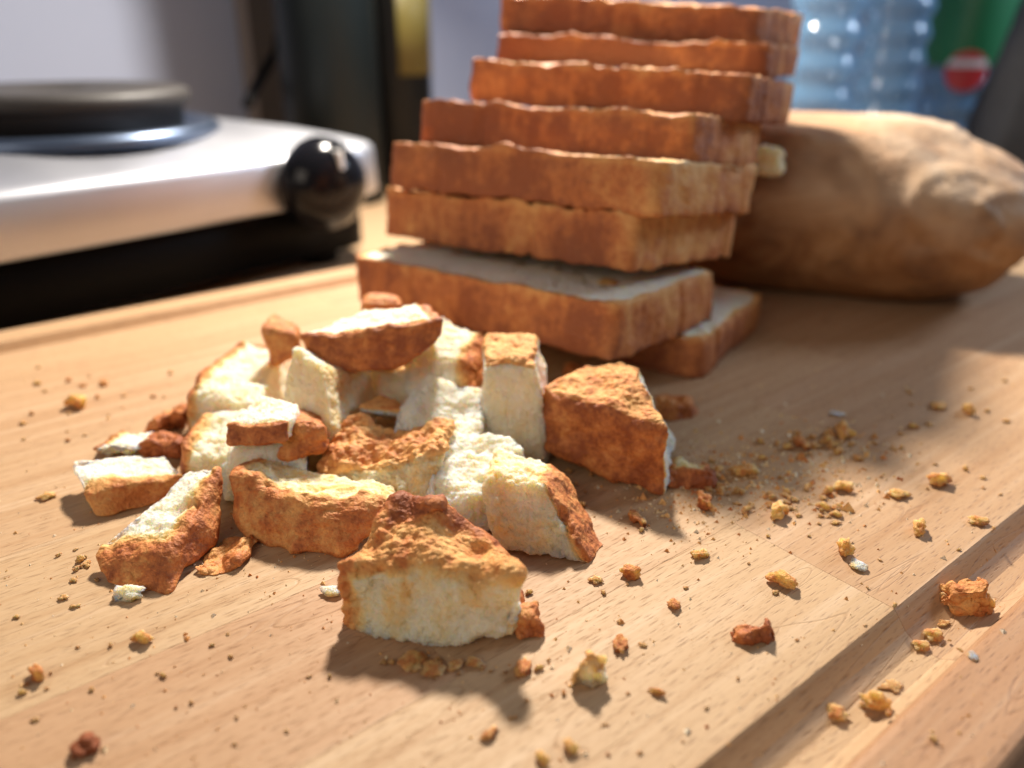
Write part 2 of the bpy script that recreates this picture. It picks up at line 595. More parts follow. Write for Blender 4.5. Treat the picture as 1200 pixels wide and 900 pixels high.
def stave(u0, u1, v0, v1, tone, shift, bend=0.0):
    vs = sorted(set([v0 + 0.004, v0 + 0.02, v1 - 0.02, v1 - 0.004] + [v for v in
         [BV0 + 0.02, BV0 + 0.06, BV0 + 0.12, BV0 + 0.25, GR0 - 0.12, GR0, GR0 + 0.1, GR0 + 0.22, GR0 + 0.36, GR0 + 0.5, GR1 - 0.62, GR1 - 0.46, GR1 - 0.3, GR1 - 0.17, GR1 - 0.05, GR1 + 0.02] +
         [BV0 + BV1 - x for x in (BV0 + 0.02, BV0 + 0.06, BV0 + 0.12, BV0 + 0.25, GR0 - 0.12, GR0, GR0 + 0.1, GR0 + 0.22, GR0 + 0.36, GR0 + 0.5, GR1 - 0.62, GR1 - 0.46, GR1 - 0.3, GR1 - 0.17, GR1 - 0.05, GR1 + 0.02)]
         if v0 + 0.03 < v < v1 - 0.03]))
    rings = []
    for u in (u0 + 0.004, u0 + 0.02, u1 - 0.02, u1 - 0.004):
        drop = 0.003 if u in (u0 + 0.004, u1 - 0.004) else 0
        top = [(u, v, board_top(v) - (0.003 if v in (vs[0], vs[-1]) else drop)) for v in vs]
        rings.append(top + [(u, vs[-1], -BT), (u, vs[0], -BT)])
    V, F = loft(rings)
    me = mesh_data('stave', V, F, M_WOOD, False, attrs={'tone': [tone] * len(V), 'shift': [shift] * len(V)})
    return obj('stave', me, parent=board)


rows = [(BV0, 4.15, [(-6, 10, .75), (10, 27, .9), (27, 44, .55)]),
        (4.15, 9.6, [(-6, 14.6, .08), (14.6, 31, .45), (31, 44, .15)]),
        (9.6, 13.75, [(-6, 6.4, .62), (6.4, 21, .22), (21, 44, .55)]),
        (13.75, 19.2, [(-6, 9.5, .05), (9.5, 26.5, .35), (26.5, 44, .5)]),
        (19.2, 24.8, [(-6, 13, .30), (13, 30, .15), (30, 44, .4)]),
        (24.8, 30.6, [(-6, 18, .42), (18, 44, .2)]),
        (30.6, BV1, [(-6, 15, .35), (15, 33, .5), (33, 44, .25)])]
k = 0
for v0, v1, cells in rows:
    for u0, u1, t in cells:
        k += 1
        stave(u0, u1, v0, v1, t, (k * 0.6180339) % 1.0 * 0.9)

# ------------------------------------------------------------------ the leaning stack of toast slices
def slice_mesh(W, D, T, seed, tone, lumps=(), rim=0.34, M=340):
    hx, hy, r = W / 2, D / 2, 0.52
    pts, nrm = [], []
    segs = [('l', (-hx + r, -hy), (hx - r, -hy), (0, -1)), ('a', (hx - r, -hy + r), -90), ('l', (hx, -hy + r), (hx, hy - r), (1, 0)), ('a', (hx - r, hy - r), 0),
            ('l', (hx - r, hy), (-hx + r, hy), (0, 1)), ('a', (-hx + r, hy - r), 90), ('l', (-hx, hy - r), (-hx, -hy + r), (-1, 0)), ('a', (-hx + r, -hy + r), 180)]
    per = 2 * (W + D - 4 * r) + 2 * math.pi * r
    for s_ in segs:
        if s_[0] == 'l':
            (x0, y0), (x1, y1), n = s_[1], s_[2], s_[3]
            q = max(2, int(M * math.hypot(x1 - x0, y1 - y0) / per))
            for i in range(q):
                t = i / q; pts.append((x0 + (x1 - x0) * t, y0 + (y1 - y0) * t)); nrm.append(n)
        else:
            (cx, cy), a0 = s_[1], s_[2]
            q = max(4, int(M * (math.pi * r / 2) / per))
            for i in range(q):
                a = R(a0 + 90 * i / q); pts.append((cx + r * math.cos(a), cy + r * math.sin(a))); nrm.append((math.cos(a), math.sin(a)))
    O = np.array(pts); n = len(O)
    K = 20
    ins = np.array([0.03, 0.07, 0.12, 0.18, 0.25, 0.33, 0.42, 0.55, 0.7, 0.9, 1.15, 1.45, 1.8, 2.2, 2.6, hy * 0.97])
    rings, crl = [], []
    for d in ins[::-1]:
        rings.append(np.column_stack([O[:, 0] * (1 - d / hx), O[:, 1] * (1 - d / hy), np.zeros(n)])); crl.append(np.full(n, d))
    for i in range(K + 1):
        z = T * i / K
        g = 0.03 * math.sin(math.pi * i / K)
        rings.append(np.column_stack([O + np.array(nrm) * g, np.full(n, z)])); crl.append(np.zeros(n))
    for d in ins:
        rings.append(np.column_stack([O[:, 0] * (1 - d / hx), O[:, 1] * (1 - d / hy), np.full(n, T)])); crl.append(np.full(n, d))
    V = np.concatenate(rings); d = np.concatenate(crl)
    m = len(rings)
    i0 = np.arange(n); i1 = (i0 + 1) % n
    F = np.concatenate([np.stack([k_ * n + i0, k_ * n + i1, (k_ + 1) * n + i1, (k_ + 1) * n + i0], 1) for k_ in range(m - 1)])
    # the two thin middle slits are closed by strips of quads
    half = n // 2
    for base, flip in ((0, True), ((m - 1) * n, False)):
        ia = np.arange(0, half - 1); q = np.stack([base + ia, base + ia + 1, base + (n - 2 - ia) % n, base + (n - 1 - ia) % n], 1)
        F = np.concatenate([F, q[:, ::-1] if flip else q])
    jit = np.clip(1 + 0.6 * fbm(V, 0.7, 3, seed), 0.35, 1.9)
    cr = 1 - sstep(0.04, rim, d / jit)
    q = V + np.array([seed * 3.1, seed * 1.7, 0])
    warp = np.stack([fbm(q, 3.0, 2, seed + 1), fbm(q, 3.0, 2, seed + 2), fbm(q * [1, 1, 0.3], 2.6, 2, seed + 3)], 1) * np.array([0.16, 0.22, 0.07])
    V = V + warp
    N = normals(V, F)
    t1 = fbm(q, 0.8, 3, seed + 7); t2 = fbm(q, 0.13, 3, seed + 8, 0.6); t3 = fbm(q * [1, 1, 0.35], 0.45, 3, seed + 11)
    # folds down the crust
    fold = -np.clip(np.abs(fbm(q * [1, 1, 0.12], 2.4, 1, seed + 13)) * -14 + 1, 0, 1)
    disp = cr * (0.075 * t1 + 0.024 * t2 + 0.09 * t3 + 0.11 * fold) + (1 - cr) * (0.04 * t1 + 0.06 * t2 - 0.25 * np.clip(fbm(q, 0.22, 2, seed + 33) - 0.25, 0, 1))
    V = V + N * disp[:, None]
    topm = sstep(0.55, 1.0, V[:, 2] / T) * (1 - sstep(0.1, 0.5, d))
    V[:, 2] += topm * (0.035 * fbm(q * [1, 1, 0], 0.7, 3, seed + 15) + 0.022 * fbm(q * [1, 1, 0], 0.18, 2, seed + 16))
    botm = (1 - sstep(0.0, 0.45, V[:, 2] / T)) * (1 - sstep(0.1, 0.5, d))
    V[:, 2] += botm * 0.10 * np.clip(fbm(q * [1, 1, 0], 0.5, 3, seed + 18, 0.6), 0, 1)
    lr = random.Random(seed)
    extra = [(lr.uniform(-hx, hx), lr.uniform(-.10, .12), lr.uniform(.15, .7)) for _ in range(5)]
    for (lx, hgt, wd) in list(lumps) + extra:
        V[:, 2] += topm * (V[:, 1] < 0) * hgt * 0.95 * np.exp(-((V[:, 0] - lx) / wd) ** 2)
    tn = tone - 0.17 + 0.20 * fbm(q * [1, 1, .4], 2.6, 2, seed + 19, 0.5) - 0.07 * fold * cr + 0.05 * np.tanh(4 * fbm(q * [1, 1, 0], 4.5, 1, seed + 41)) - 0.14 * sstep(0.80, 1.0, V[:, 2] / T) + 0.10 * (1 - sstep(0.0, 0.3, V[:, 2] / T)) + 0.16 * fbm(q * [1, 1, .3], 0.4, 3, seed + 43, 0.6) - 0.13 * sstep(hx - 1.2, hx - 0.1, V[:, 0]) - 0.05 * topm * cr  # tone paints in the lit top edge and lit right end; darker foot
    return V, F, cr, tn


def rot3(yaw, p, r):
    return (Matrix.Rotation(yaw, 3, 'Z') @ Matrix.Rotation(p, 3, 'X') @ Matrix.Rotation(r, 3, 'Y')).to_4x4()


slices = [
    # x, y, z, yaw, pitch, roll, thickness, width, depth, tone, lumps, label
    (3.569, 31.248, 0.02, -.600, 0.0, 0.0, 1.40, 11.4, 6.58, .18, (), 'bottom slice of the toast stack, lying on the board and sticking out to the right'),
    (0.60, 28.60, 1.52, -.670, -.070, -.030, 1.68, 11.7, 6.85, .12, ((2.0, .06, .5),), 'second toast slice from the bottom, its white crumb top showing in front of the stack'),
    (1.50, 30.60, 3.50, -.720, -.120, -.050, 1.70, 11.8, 7.2, .05, ((1.0, .16, .5), (3.4, -.10, .25)), 'third toast slice from the bottom of the leaning stack, overhanging the white-topped slice'),
    (1.95, 30.10, 5.38, -.675, -.140, -.030, 1.52, 11.7, 7.0, .08, ((-.2, .22, .55),), 'fourth toast slice from the bottom, with a bump midway along its top edge'),
    (2.80, 31.40, 6.80, -.573, -.130, -.003, 1.42, 11.2, 6.5, .12, ((-4.4, .15, .5),), 'fifth toast slice from the bottom, with a raised left corner'),
    (4.53, 33.10, 8.22, -.538, -.090, .030, 1.38, 11.1, 6.4, .16, ((-4.9, .12, .5),), 'sixth toast slice from the bottom, third from the top of the stack'),
    (5.54, 35.50, 9.70, -.480, -.030, .040, 1.00, 11.0, 6.45, .22, ((3.6, .12, .5),), 'thin toast slice just under the topmost one'),
    (5.71, 36.80, 10.68, -.547, -.030, .055, 1.32, 11.2, 6.5, .16, ((-2.0, .08, .8),), 'topmost toast slice of the leaning stack'),
]
for i, (x, y, z, ya, pi_, ro, T, W, D, tone, lumps, label) in enumerate(slices):
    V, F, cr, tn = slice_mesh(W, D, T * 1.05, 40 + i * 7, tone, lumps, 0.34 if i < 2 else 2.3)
    N = normals(V, F)
    o = empty('toast_slice', (x, y, z))
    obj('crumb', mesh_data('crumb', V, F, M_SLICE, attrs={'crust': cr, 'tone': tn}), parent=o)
    o.rotation_euler = rot3(ya, pi_, ro).to_euler()
    tag(o, label, 'bread slice', 'toast slices in the leaning stack')
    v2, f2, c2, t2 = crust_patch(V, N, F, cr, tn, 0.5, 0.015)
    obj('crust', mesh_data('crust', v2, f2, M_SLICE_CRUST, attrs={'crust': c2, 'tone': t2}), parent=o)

# ------------------------------------------------------------------ the pile of broken chunks
GP = 'broken toast chunks in the pile'


def chunk(label, front, back, n=56, name='bread_chunk', cat='bread chunk', group=GP, thr=0.55, with_crust=True, **kw):
    """front and back: four corners each (bl br tr tl)"""
    cs = []
    for p in list(front) + list(back):
        cs.append(P(*p) if len(p) == 2 else (P(p[0], p[1], p[2]) if len(p) == 3 else np.array(p[:3])))
    return bread_thing(name, hexa(cs, n, **kw), label, cat, group, thr, with_crust=with_crust)


chunk('wedge-shaped chunk nearest the viewer, dark crust ridge over a pale yellow crumb face',
      [(398, 742), (602, 768), (609, 668, 12.4), (402, 664, 13.2)], [(430, 690), (600, 690), (568, 622, 13.8), (468, 566, 14.6)],
      n=96, crust={'T': (.62, .5), 'L': (.64, .6), 'B': (1.0, 2.2)}, thick=0.95, rnd=0.15, torn=0.07, warp=0.20, seed=11, tone=0.03, wrinkle=0.11, gold=.13, grow=1.02,
      bites=[(P(512, 572, 14.2), 0.75, -0.34), (P(600, 665, 12.5), 0.5, -0.14), (P(612, 735, 12.2), 0.5, 0.16), (P(560, 640, 13.2), 0.35, 0.14), (P(425, 640, 13.6), 0.6, 0.12)])
chunk('chunk with a broad red-brown crust side, standing at the right end of the pile',
      [(641, 528, 19.6), (772, 582), (780, 500, 18.0), (640, 455, 19.8)], [(700, 470), (790, 520), (737, 421, 20.6), (690, 427, 21.2)],
      n=84, crust={'F': .95, 'T': .68, 'L': .9}, thick=0.30, rnd=0.15, torn=0.06, warp=0.12, seed=23, tone=-0.08, wrinkle=0.07)
chunk('tall upright white chunk with a tan crust cap, left of the red-brown one',
      [(566, 546), (641, 548), (628, 430, 19.9), (569, 424, 20.3)], [(575, 505), (650, 505), (630, 396, 21.6), (570, 391, 22.0)],
      n=72, crust={'T': .7}, thick=0.16, rnd=0.14, torn=0.06, warp=0.10, gold=.10, seed=31, tone=-0.12, wrinkle=0.04)
chunk('chunk with a tan crust down its right side, behind the fluffy white crumb',
      [(470, 540, 20.4), (562, 548, 20.0), (548, 424, 21.3), (476, 418, 21.9)], [(500, 500, 22), (585, 505, 22), (563, 396, 23.0), (510, 365, 24.0)],
      n=64, crust={'R': .9}, gold=.05, thick=0.55, rnd=0.16, torn=0.11, warp=0.16, seed=37, tone=-0.12, wrinkle=0.04, rag=.04)
chunk('fluffy white crumb lump in the middle of the pile with a small brown seed spot',
      [(462, 560, 18.4), (556, 566, 18.2), (560, 512, 18.7), (460, 500, 19.2)], [(480, 520, 20.5), (568, 520, 20.5), (566, 452, 20.6), (500, 436, 21.2)],
      n=72, crust='', rnd=0.22, torn=0.13, warp=0.16, seed=41)
chunk('golden chunk with a ragged orange top crust over a smooth yellow crumb face',
      [(383, 606, 16.8), (512, 600, 16.7), (520, 525, 17.5), (383, 552, 17.9)], [(390, 570, 19.2), (520, 570, 19), (516, 498, 19.0), (402, 490, 19.6)],
      n=84, crust={'T': .9, 'L': .8}, gold=.34, thick=0.55, rnd=0.20, torn=0.12, warp=0.20, seed=43, tone=-0.24, wrinkle=0.10, rag=.12)
chunk('ragged snow-white crumb lump right of the golden chunk',
      [(498, 625, 16.0), (600, 620, 16.2), (590, 562, 16.9), (512, 556, 17.0)], [(505, 590, 18.2), (612, 590, 18.2), (609, 510, 18.5), (520, 500, 18.9)],
      n=72, crust='', rnd=0.22, torn=0.15, warp=0.18, seed=47)
chunk('yellowish chunk with a thin crust down its right edge, behind the front wedge',
      [(574, 645), (694, 660), (640, 566, 16.0), (578, 562, 16.3)], [(600, 600), (708, 642), (648, 545, 17.6), (590, 528, 17.9)],
      n=76, crust='R', thick=0.32, gold=.28, rnd=0.14, torn=0.09, warp=0.14, seed=53, tone=-0.22, wrinkle=0.05, rag=.05)
chunk('wide chunk of orange crust, dark underneath, left of the front wedge',
      [(292, 652, 15.9), (405, 668, 15.1), (458, 592, 15.9), (270, 556, 16.5)], [(290, 600), (440, 600), (462, 570, 17.0), (305, 538, 17.9)],
      n=80, crust={'F': .9, 'L': 1, 'D': 1, 'T': .3}, gold=.15, thick=0.55, rnd=0.22, torn=0.09, warp=0.18, seed=59, tone=-0.20, wrinkle=0.11)
chunk('white-topped chunk at the left back of the pile with a rounded brown left end',
      [(221, 510), (302, 515, 20.3), (300, 470, 20.6), (219, 460, 20.9)], [(265, 450), (340, 460), (326, 410, 24.0), (284, 403, 24.4)],
      n=60, crust={'L': (1, 1.5), 'B': 1}, gold=.10, thick=0.42, rnd=0.22, torn=0.08, warp=0.12, seed=61, tone=-0.12)
chunk('small white chunk with a porous brown left end, below the rounded one',
      [(214, 568), (272, 580, 17.9), (270, 548, 18.2), (211, 512, 18.8)], [(230, 530), (300, 530), (292, 478, 20.3), (240, 486, 20.4)],
      n=56, crust={'L': (1, 1.3)}, gold=.10, thick=0.55, rnd=0.20, torn=0.10, warp=0.12, seed=67, tone=-0.12)
chunk('small slab with white top and orange front crust, resting on a cream block',
      [(269, 521, 17.7), (338, 514, 17.5), (338, 491, 17.7), (268, 499, 17.9)], [(290, 500, 19.2), (350, 500, 19.2), (350, 472, 18.9), (304, 465, 19.2)],
      n=56, crust='F', thick=0.30, rnd=0.16, torn=0.08, warp=0.10, seed=71, tone=-0.16)
chunk('cream crumb block half hidden under the small orange-fronted slab',
      [(268, 585, 17.4), (352, 585, 17.3), (351, 515, 17.8), (268, 524, 17.9)], [(275, 560), (360, 560), (360, 500, 19.4), (280, 510, 19.4)],
      n=48, crust='', gold=.08, rnd=0.14, torn=0.06, warp=0.10, seed=73)
chunk('crumbly lump of orange-brown crust wedged beside the small slab',
      [(325, 530, 17.9), (375, 534, 17.8), (372, 500, 18.1), (328, 482, 18.4)], [(335, 520, 19.2), (390, 520, 19.2), (385, 490, 19.2), (345, 475, 19.4)],
      n=44, crust='FTLR', thick=0.6, rnd=0.25, torn=0.14, warp=0.22, seed=79, tone=-0.20, wrinkle=0.06, rag=.07)
chunk('cream pyramid-like chunk pointing up at the back left of the pile',
      [(325, 520, 19.3), (398, 530, 18.5), (378, 428, 20.0), (344, 405, 20.7)], [(350, 480), (440, 500), (434, 440, 21.6), (400, 424, 22.4)],
      n=68, crust={'R': .22}, gold=.14, thick=.5, rnd=0.10, torn=0.02, warp=0.05, seed=83)
chunk('thick crust-rimmed piece lying tilted on top of the pile',
      [(360, 415, 21.0), (508, 402, 20.6), (512, 372, 20.8), (352, 396, 21.2)], [(400, 400, 23.0), (512, 385, 22.6), (492, 357, 22.7), (414, 366, 23.2)],
      n=80, crust='FRB', thick=0.36, rnd=0.26, torn=0.06, warp=0.12, seed=89, tone=-0.10, belly=(0.05, -0.15, -0.75))
chunk('flat brown crust piece tucked behind the tilted top piece',
      [(424, 380, 23.3), (474, 380, 23.2), (470, 352, 23.4), (425, 352, 23.5)], [(430, 375, 24.4), (476, 375, 24.4), (470, 348, 24.5), (430, 347, 24.6)],
      n=36, crust='FTLR', thick=0.5, rnd=0.25, torn=0.08, warp=0.1, seed=97, tone=-0.2)
chunk('small chunk apart at the far left, white on top with an orange front',
      [(118, 606), (206, 584), (208, 552, 17.9), (104, 575, 17.1)], [(110, 575), (205, 560), (192, 536, 18.9), (82, 543, 18.4)],
      n=64, crust='F', thick=0.55, rnd=0.15, torn=0.06, warp=0.12, seed=101, tone=-0.30)
chunk('long chunk at the left front with white top and brown right edge',
      [(126, 680), (192, 694), (196, 640, 14.6), (116, 645, 14.9)], [(210, 610), (254, 640), (263, 548, 16.9), (226, 546, 17.5)],
      n=76, crust='RF', thick=0.60, rnd=0.17, torn=0.08, warp=0.12, seed=103, tone=-0.18, wrinkle=0.03, rag=.03)
chunk('small curled brown crust piece standing at the back left of the pile',
      [(318, 430, 22.8), (343, 415, 22.6), (348, 394, 22.8), (308, 388, 23.0)], [(325, 420, 23.8), (352, 410, 23.6), (352, 384, 23.8), (326, 368, 24.0)],
      n=40, crust='FTLRB', thick=0.5, rnd=0.2, torn=0.06, warp=0.16, seed=107, tone=-0.2)
chunk('shaded cream chunk in the hollow under the tilted top piece',
      [(432, 490, 21.6), (480, 490, 21.4), (478, 432, 22.0), (434, 432, 22.2)], [(440, 470, 23.4), (490, 470, 23.4), (488, 425, 23.6), (440, 425, 23.8)],
      n=40, crust={'T': .6}, gold=.1, thick=0.2, rnd=0.14, torn=0.06, warp=0.1, seed=109, tone=-0.2)
chunk('thin tan flake lying between the golden chunk and the fluffy crumb',
      [(424, 482, 19.9), (466, 490, 19.6), (466, 478, 19.8), (424, 474, 20.0)], [(440, 474, 20.8), (470, 476, 20.6), (466, 470, 20.6), (444, 465, 20.8)],
      n=32, crust='T', thick=0.15, rnd=0.25, torn=0.06, warp=0.1, seed=113, tone=-0.3)
GF = 'loose fragments around the pile'
for label, f, b, kw in [
    ('orange fragment at the left back of the pile, farthest of three', [(172, 508), (216, 500), (217, 480, 21.4), (178, 496, 21.0)], [(185, 495), (222, 490), (218, 474, 22.4), (196, 484, 22.2)], dict(crust='FTLR', tone=-.15)),
    ('rust-coloured fragment beside the far-left chunk', [(162, 536), (210, 542), (210, 518, 19.4), (166, 520, 19.6)], [(175, 520), (215, 525), (212, 508, 20.3), (180, 510, 20.6)], dict(crust='FTLR', tone=-.05)),
    ('thin cream flake lying behind the far-left chunk', [(112, 533), (170, 532), (170, 524, 19.6), (112, 526, 19.4)], [(140, 515), (185, 515), (184, 510, 20.8), (146, 511, 20.8)], dict(crust='L', tone=-.2, thick=.3)),
    ('bright orange crumbly fragment in front of the wide crust chunk', [(236, 678), (288, 664), (290, 640, 15.4), (244, 658, 15.0)], [(250, 660), (300, 645), (292, 632, 16.0), (262, 645, 15.8)], dict(crust='FTLR', tone=-.30)),
    ('small crusty fragment with a pale top, right of the red-brown chunk', [(782, 572), (828, 574), (828, 552, 18.4), (782, 548, 18.6)], [(790, 555), (835, 558), (822, 538, 19.2), (788, 540, 19.2)], dict(crust='FDLR', tone=-.05, gold=.35)),
    ('orange fragment lying at the foot of the front wedge chunk', [(600, 752), (630, 748), (628, 712, 12.8), (604, 712, 12.8)], [(604, 738), (632, 736), (622, 706, 13.3), (606, 706, 13.3)], dict(crust='FTLR', tone=-.2)),
    ('brown crumbly fragment in the shade right of the stack foot', [(764, 494), (812, 492), (808, 474, 22.6), (768, 472, 22.8)], [(770, 482), (815, 480), (806, 468, 23.4), (772, 466, 23.4)], dict(crust='FTLR', tone=-.2)),
    ('pale torn bit sticking out at the right end of the fifth slice', [(880, 203, 31.6), (914, 206, 31.6), (916, 172, 31.7), (884, 168, 31.7)], [(880, 203, 32.6), (914, 206, 32.6), (916, 174, 32.6), (884, 170, 32.6)], dict(crust='', tone=0, gold=.2)),
    ('small dark fragment under the overhanging slice', [(662, 446), (684, 446), (684, 432, 25.2), (662, 430, 25.3)], [(665, 440), (686, 440), (682, 428, 25.9), (664, 428, 25.9)], dict(crust='FTLR', tone=-.1)),
    ('golden porous clump lying on the rim beside the groove', None, (1135, 708, 46, 28), dict(crust={'F': .8, 'T': .8, 'L': .8}, gold=.5, tone=-.12, warp=.22, torn=.12)),
    ('red-brown flat flake on the open board at the lower right', None, (884, 745, 46, 20), dict(crust='FTLR', tone=-.05, warp=.16)),
    ('standing yellow flake with a white foot in the right foreground', None, (690, 784, 36, 44), dict(crust={'T': .7, 'L': .6}, gold=.3, tone=-.2, warp=.2)),
]:
    if f is None:
        px, py, wpx, hpx = b
        p = P(px, py + hpx / 2); p = P(px, py + hpx / 2, z=board_top(float(p[0] * V2[0] + p[1] * V2[1]))); sc_ = np.linalg.norm(p - np.array([0, 0, CAMH])) / FPX
        a = wpx * sc_ / 2; h_ = hpx * sc_ * 0.8
        fr = [tuple(p + [-a, 0, 0]) + (0,), tuple(p + [a, .05, 0]) + (0,), tuple(p + [a * .9, .1, h_]) + (0,), tuple(p + [-a * .7, .1, h_ * .9]) + (0,)]
        bk = [tuple(p + [-a * .8, a * .9, 0]) + (0,), tuple(p + [a * .8, a, 0]) + (0,), tuple(p + [a * .6, a * .9, h_]) + (0,), tuple(p + [-a * .6, a * .8, h_]) + (0,)]
        f, b = fr, bk
    base = dict(thick=0.3, rnd=0.25, torn=0.07, warp=0.13, ws=0.5, rag=.05, wrinkle=0.04, seed=len(label) * 3)
    base.update(kw)
    chunk(label, f, b, n=30, name='bread_fragment', cat='bread fragment', group=GF, **base)

# ------------------------------------------------------------------ loose crumbs
import bmesh


def crumb_mesh(seed, crust, tone, sub=3):
    bm = bmesh.new()
    bmesh.ops.create_icosphere(bm, subdivisions=sub, radius=0.5)
    V = np.array([v.co[:] for v in bm.verts]); F = np.array([[v.index for v in f.verts] for f in bm.faces])
    bm.free()
    r = 1 + 0.85 * fbm(V, 0.55, 3, seed, 0.6) - 0.9 * np.clip(fbm(V, 0.45, 2, seed + 31), 0, 1) + 0.3 * fbm(V, 0.16, 2, seed + 3)
    V = V * r[:, None] * np.array([1.0, 0.58 + 0.06 * (seed % 5), (0.34, 0.6, 0.42, 0.72)[seed % 4]])
    zf = -0.75 * V[:, 2].max(); V[:, 2] = np.maximum(V[:, 2], zf) - zf - 0.01
    cr = np.clip(crust + 0.35 * fbm(V, 0.4, 2, seed + 5), 0, 1)
    return mesh_data('bread_crumb', V, F, M_BODY, attrs={'crust': cr, 'tone': np.full(len(V), tone)})


CR = {'o': [crumb_mesh(i, .80, -.26) for i in (1, 2, 3, 4)], 'r': [crumb_mesh(i, .92, -.10) for i in (5, 6, 7)],
      'g': [crumb_mesh(i, .70, -.10) for i in (8, 9, 10)], 'w': [crumb_mesh(i, .09, 0) for i in (11, 12)],
      'd': [crumb_mesh(i, 1.0, .35) for i in (13, 14)]}


def crumb(px, py, size, kind, label=None, flat=1.0, where='on the open board'):
    z0 = 0.0
    p = P(px, py + size * 0.3)
    u = p[0] * U2[0] + p[1] * U2[1]; v = p[0] * V2[0] + p[1] * V2[1]
    z0 = board_top(v) if BV0 < v < BV1 else 0
    p = P(px, py + size * 0.3, z=z0)
    sc_ = size * np.linalg.norm(p - np.array([0, 0, CAMH])) / FPX
    o = obj('bread_crumb', rng.choice(CR[kind]), p)
    o.rotation_euler = (0, 0, rng.uniform(0, 6.28))
    o.scale = (sc_ * rng.uniform(.85, 1.15), sc_ * rng.uniform(.8, 1.1), sc_ * rng.uniform(.8, 1.15) * flat)
    if label: tag(o, label, 'crumb', 'larger single crumbs on the board')
    else:
        look = {'o': 'orange-brown', 'r': 'reddish brown', 'g': 'golden', 'w': 'whitish', 'd': 'dark brown'}[kind]
        tag(o, 'tiny ' + look + ' toast crumb lying ' + where, 'crumb', 'tiny ' + look + ' crumbs ' + where)
    return o


for a in [
    (91, 470, 24, 'o', 'orange crumb alone on the pale far-left board, behind the pile'),
    (121, 447, 13, 'r', 'small brown crumb just behind the orange one at the far left'),
    (56, 578, 17, 'o', 'tan crumb at the left edge beside the far-left chunk'),
    (104, 869, 27, 'd', 'dark maroon crumb in the bottom left corner of the board'),
    (45, 787, 20, 'r', 'brown splinter-like crumb near the lower left edge'),
    (167, 746, 19, 'g', 'golden crumb at the tip of the long left chunk shadow'),
    (614, 778, 27, 'r', 'pinkish brown crumb at the right corner of the front wedge', .7),
    (726, 750, 27, 'r', 'flat brown crumb right of the front wedge', .6),
    (739, 667, 25, 'r', 'red-brown crumb between the yellowish chunk and the open board', ),
    (790, 704, 22, 'r', 'upright brown crumb in the middle of the lower right board'),
    (820, 647, 19, 'o', 'orange crumb above the upright brown one'),
    (573, 856, 19, 'r', 'brown crumb low in the foreground below the wedge shadow'),
    (770, 808, 17, 'r', 'brown crumb in the foreground left of the groove'),
    (668, 872, 20, 'o', 'crumb at the bottom edge, right one of a close pair'),
    (637, 888, 20, 'o', 'crumb at the bottom edge, left one of a close pair'),
    (990, 641, 27, 'o', 'orange crumb touching a white crumb, right of centre'),
    (1006, 659, 21, 'w', 'white crumb touching an orange one, right of centre'),
    (915, 676, 28, 'g', 'yellow crumb on the open board left of the orange and white pair'),
    (912, 597, 27, 'o', 'orange flake at the front of the scattered crumb trail'),
    (1076, 615, 25, 'o', 'orange crumb beside the groove with a splinter at its right'),
    (1052, 575, 22, 'o', 'orange crumb farther up the board right of the trail'),
    (1102, 561, 24, 'g', 'pale tan crumb near the right edge above the groove'),
    (1146, 606, 21, 'g', 'golden crumb lying at the very edge of the groove'),
    (979, 831, 27, 'g', 'golden crumb in the groove, left of an orange one'),
    (1024, 821, 27, 'o', 'orange crumb in the groove, right of a golden one'),
    (1046, 798, 20, 'o', 'flat crumb in the groove just above the orange one', .5),
    (1078, 752, 22, 'g', 'pale yellow crumb in the groove, lowest of three'),
    (1092, 740, 22, 'g', 'pale yellow crumb in the groove, middle of three'),
    (1103, 727, 17, 'g', 'pale yellow crumb in the groove, uppermost of three', .7),
    (980, 481, 17, 'w', 'white crumb in the shade of the stack on the right', .6),
    (1100, 472, 19, 'o', 'orange crumb far up the right side, left of its neighbour'),
    (1135, 480, 17, 'o', 'orange crumb far up the right side, right of its neighbour'),
    (985, 503, 24, 'o', 'orange crumb on top of the crumb drift in front of the loaf'),
    (940, 515, 24, 'r', 'brown crumb at the left end of the crumb drift in front of the loaf'),
    (872, 548, 28, 'o', 'orange lump at the back of the crumb trail'),
    (824, 586, 26, 'r', 'rusty lump just below the small pale-topped fragment'),
    (747, 603, 24, 'r', 'red-brown scrap at the foot of the standing crust chunk'),
    (699, 676, 18, 'o', 'golden brown scrap at the tip of the yellowish chunk'),
    (1140, 766, 14, 'w', 'white sliver on the rim near the right edge', .4),
    (988, 568, 22, 'o', 'orange lump in the middle of the crumb trail to the right'),
    (482, 768, 34, 'g', 'pale crumb in the shade under the front wedge, leftmost of four', .8),
    (508, 777, 30, 'g', 'pale crumb in the shade under the front wedge, second from the left', .8),
    (534, 775, 24, 'g', 'pale crumb in the shade under the front wedge, third from the left', .8),
    (556, 772, 22, 'g', 'pale crumb in the shade under the front wedge, rightmost of four', .8),
    (391, 688, 26, 'w', 'pale crumb between the wide crust chunk and the front wedge'),
    (157, 688, 34, 'w', 'white crumb dropped in front of the long left chunk', .6),
]:
    crumb(*a)

for px, py, sz, lb in ((533, 301, 22, 'brown crumb on the left of the white slice top, under the stack'), (711, 333, 26, 'brown crumb on the right of the white slice top, under the stack')):
    p = P(px, py, z=3.12 if px < 600 else 3.40)
    o = obj('bread_crumb', CR['o'][1], p); k_ = sz * np.linalg.norm(p - np.array([0, 0, CAMH])) / FPX
    o.scale = (k_, k_, k_ * .6)
    tag(o, lb, 'crumb', 'larger single crumbs on the board')

small = []


def sow(n, where, f, lo, hi, kinds):
    for _ in range(n):
        px, py = f()
        if py > 425 and px < 1195: small.append((px, py, rng.uniform(lo, hi), rng.choice(kinds), where))


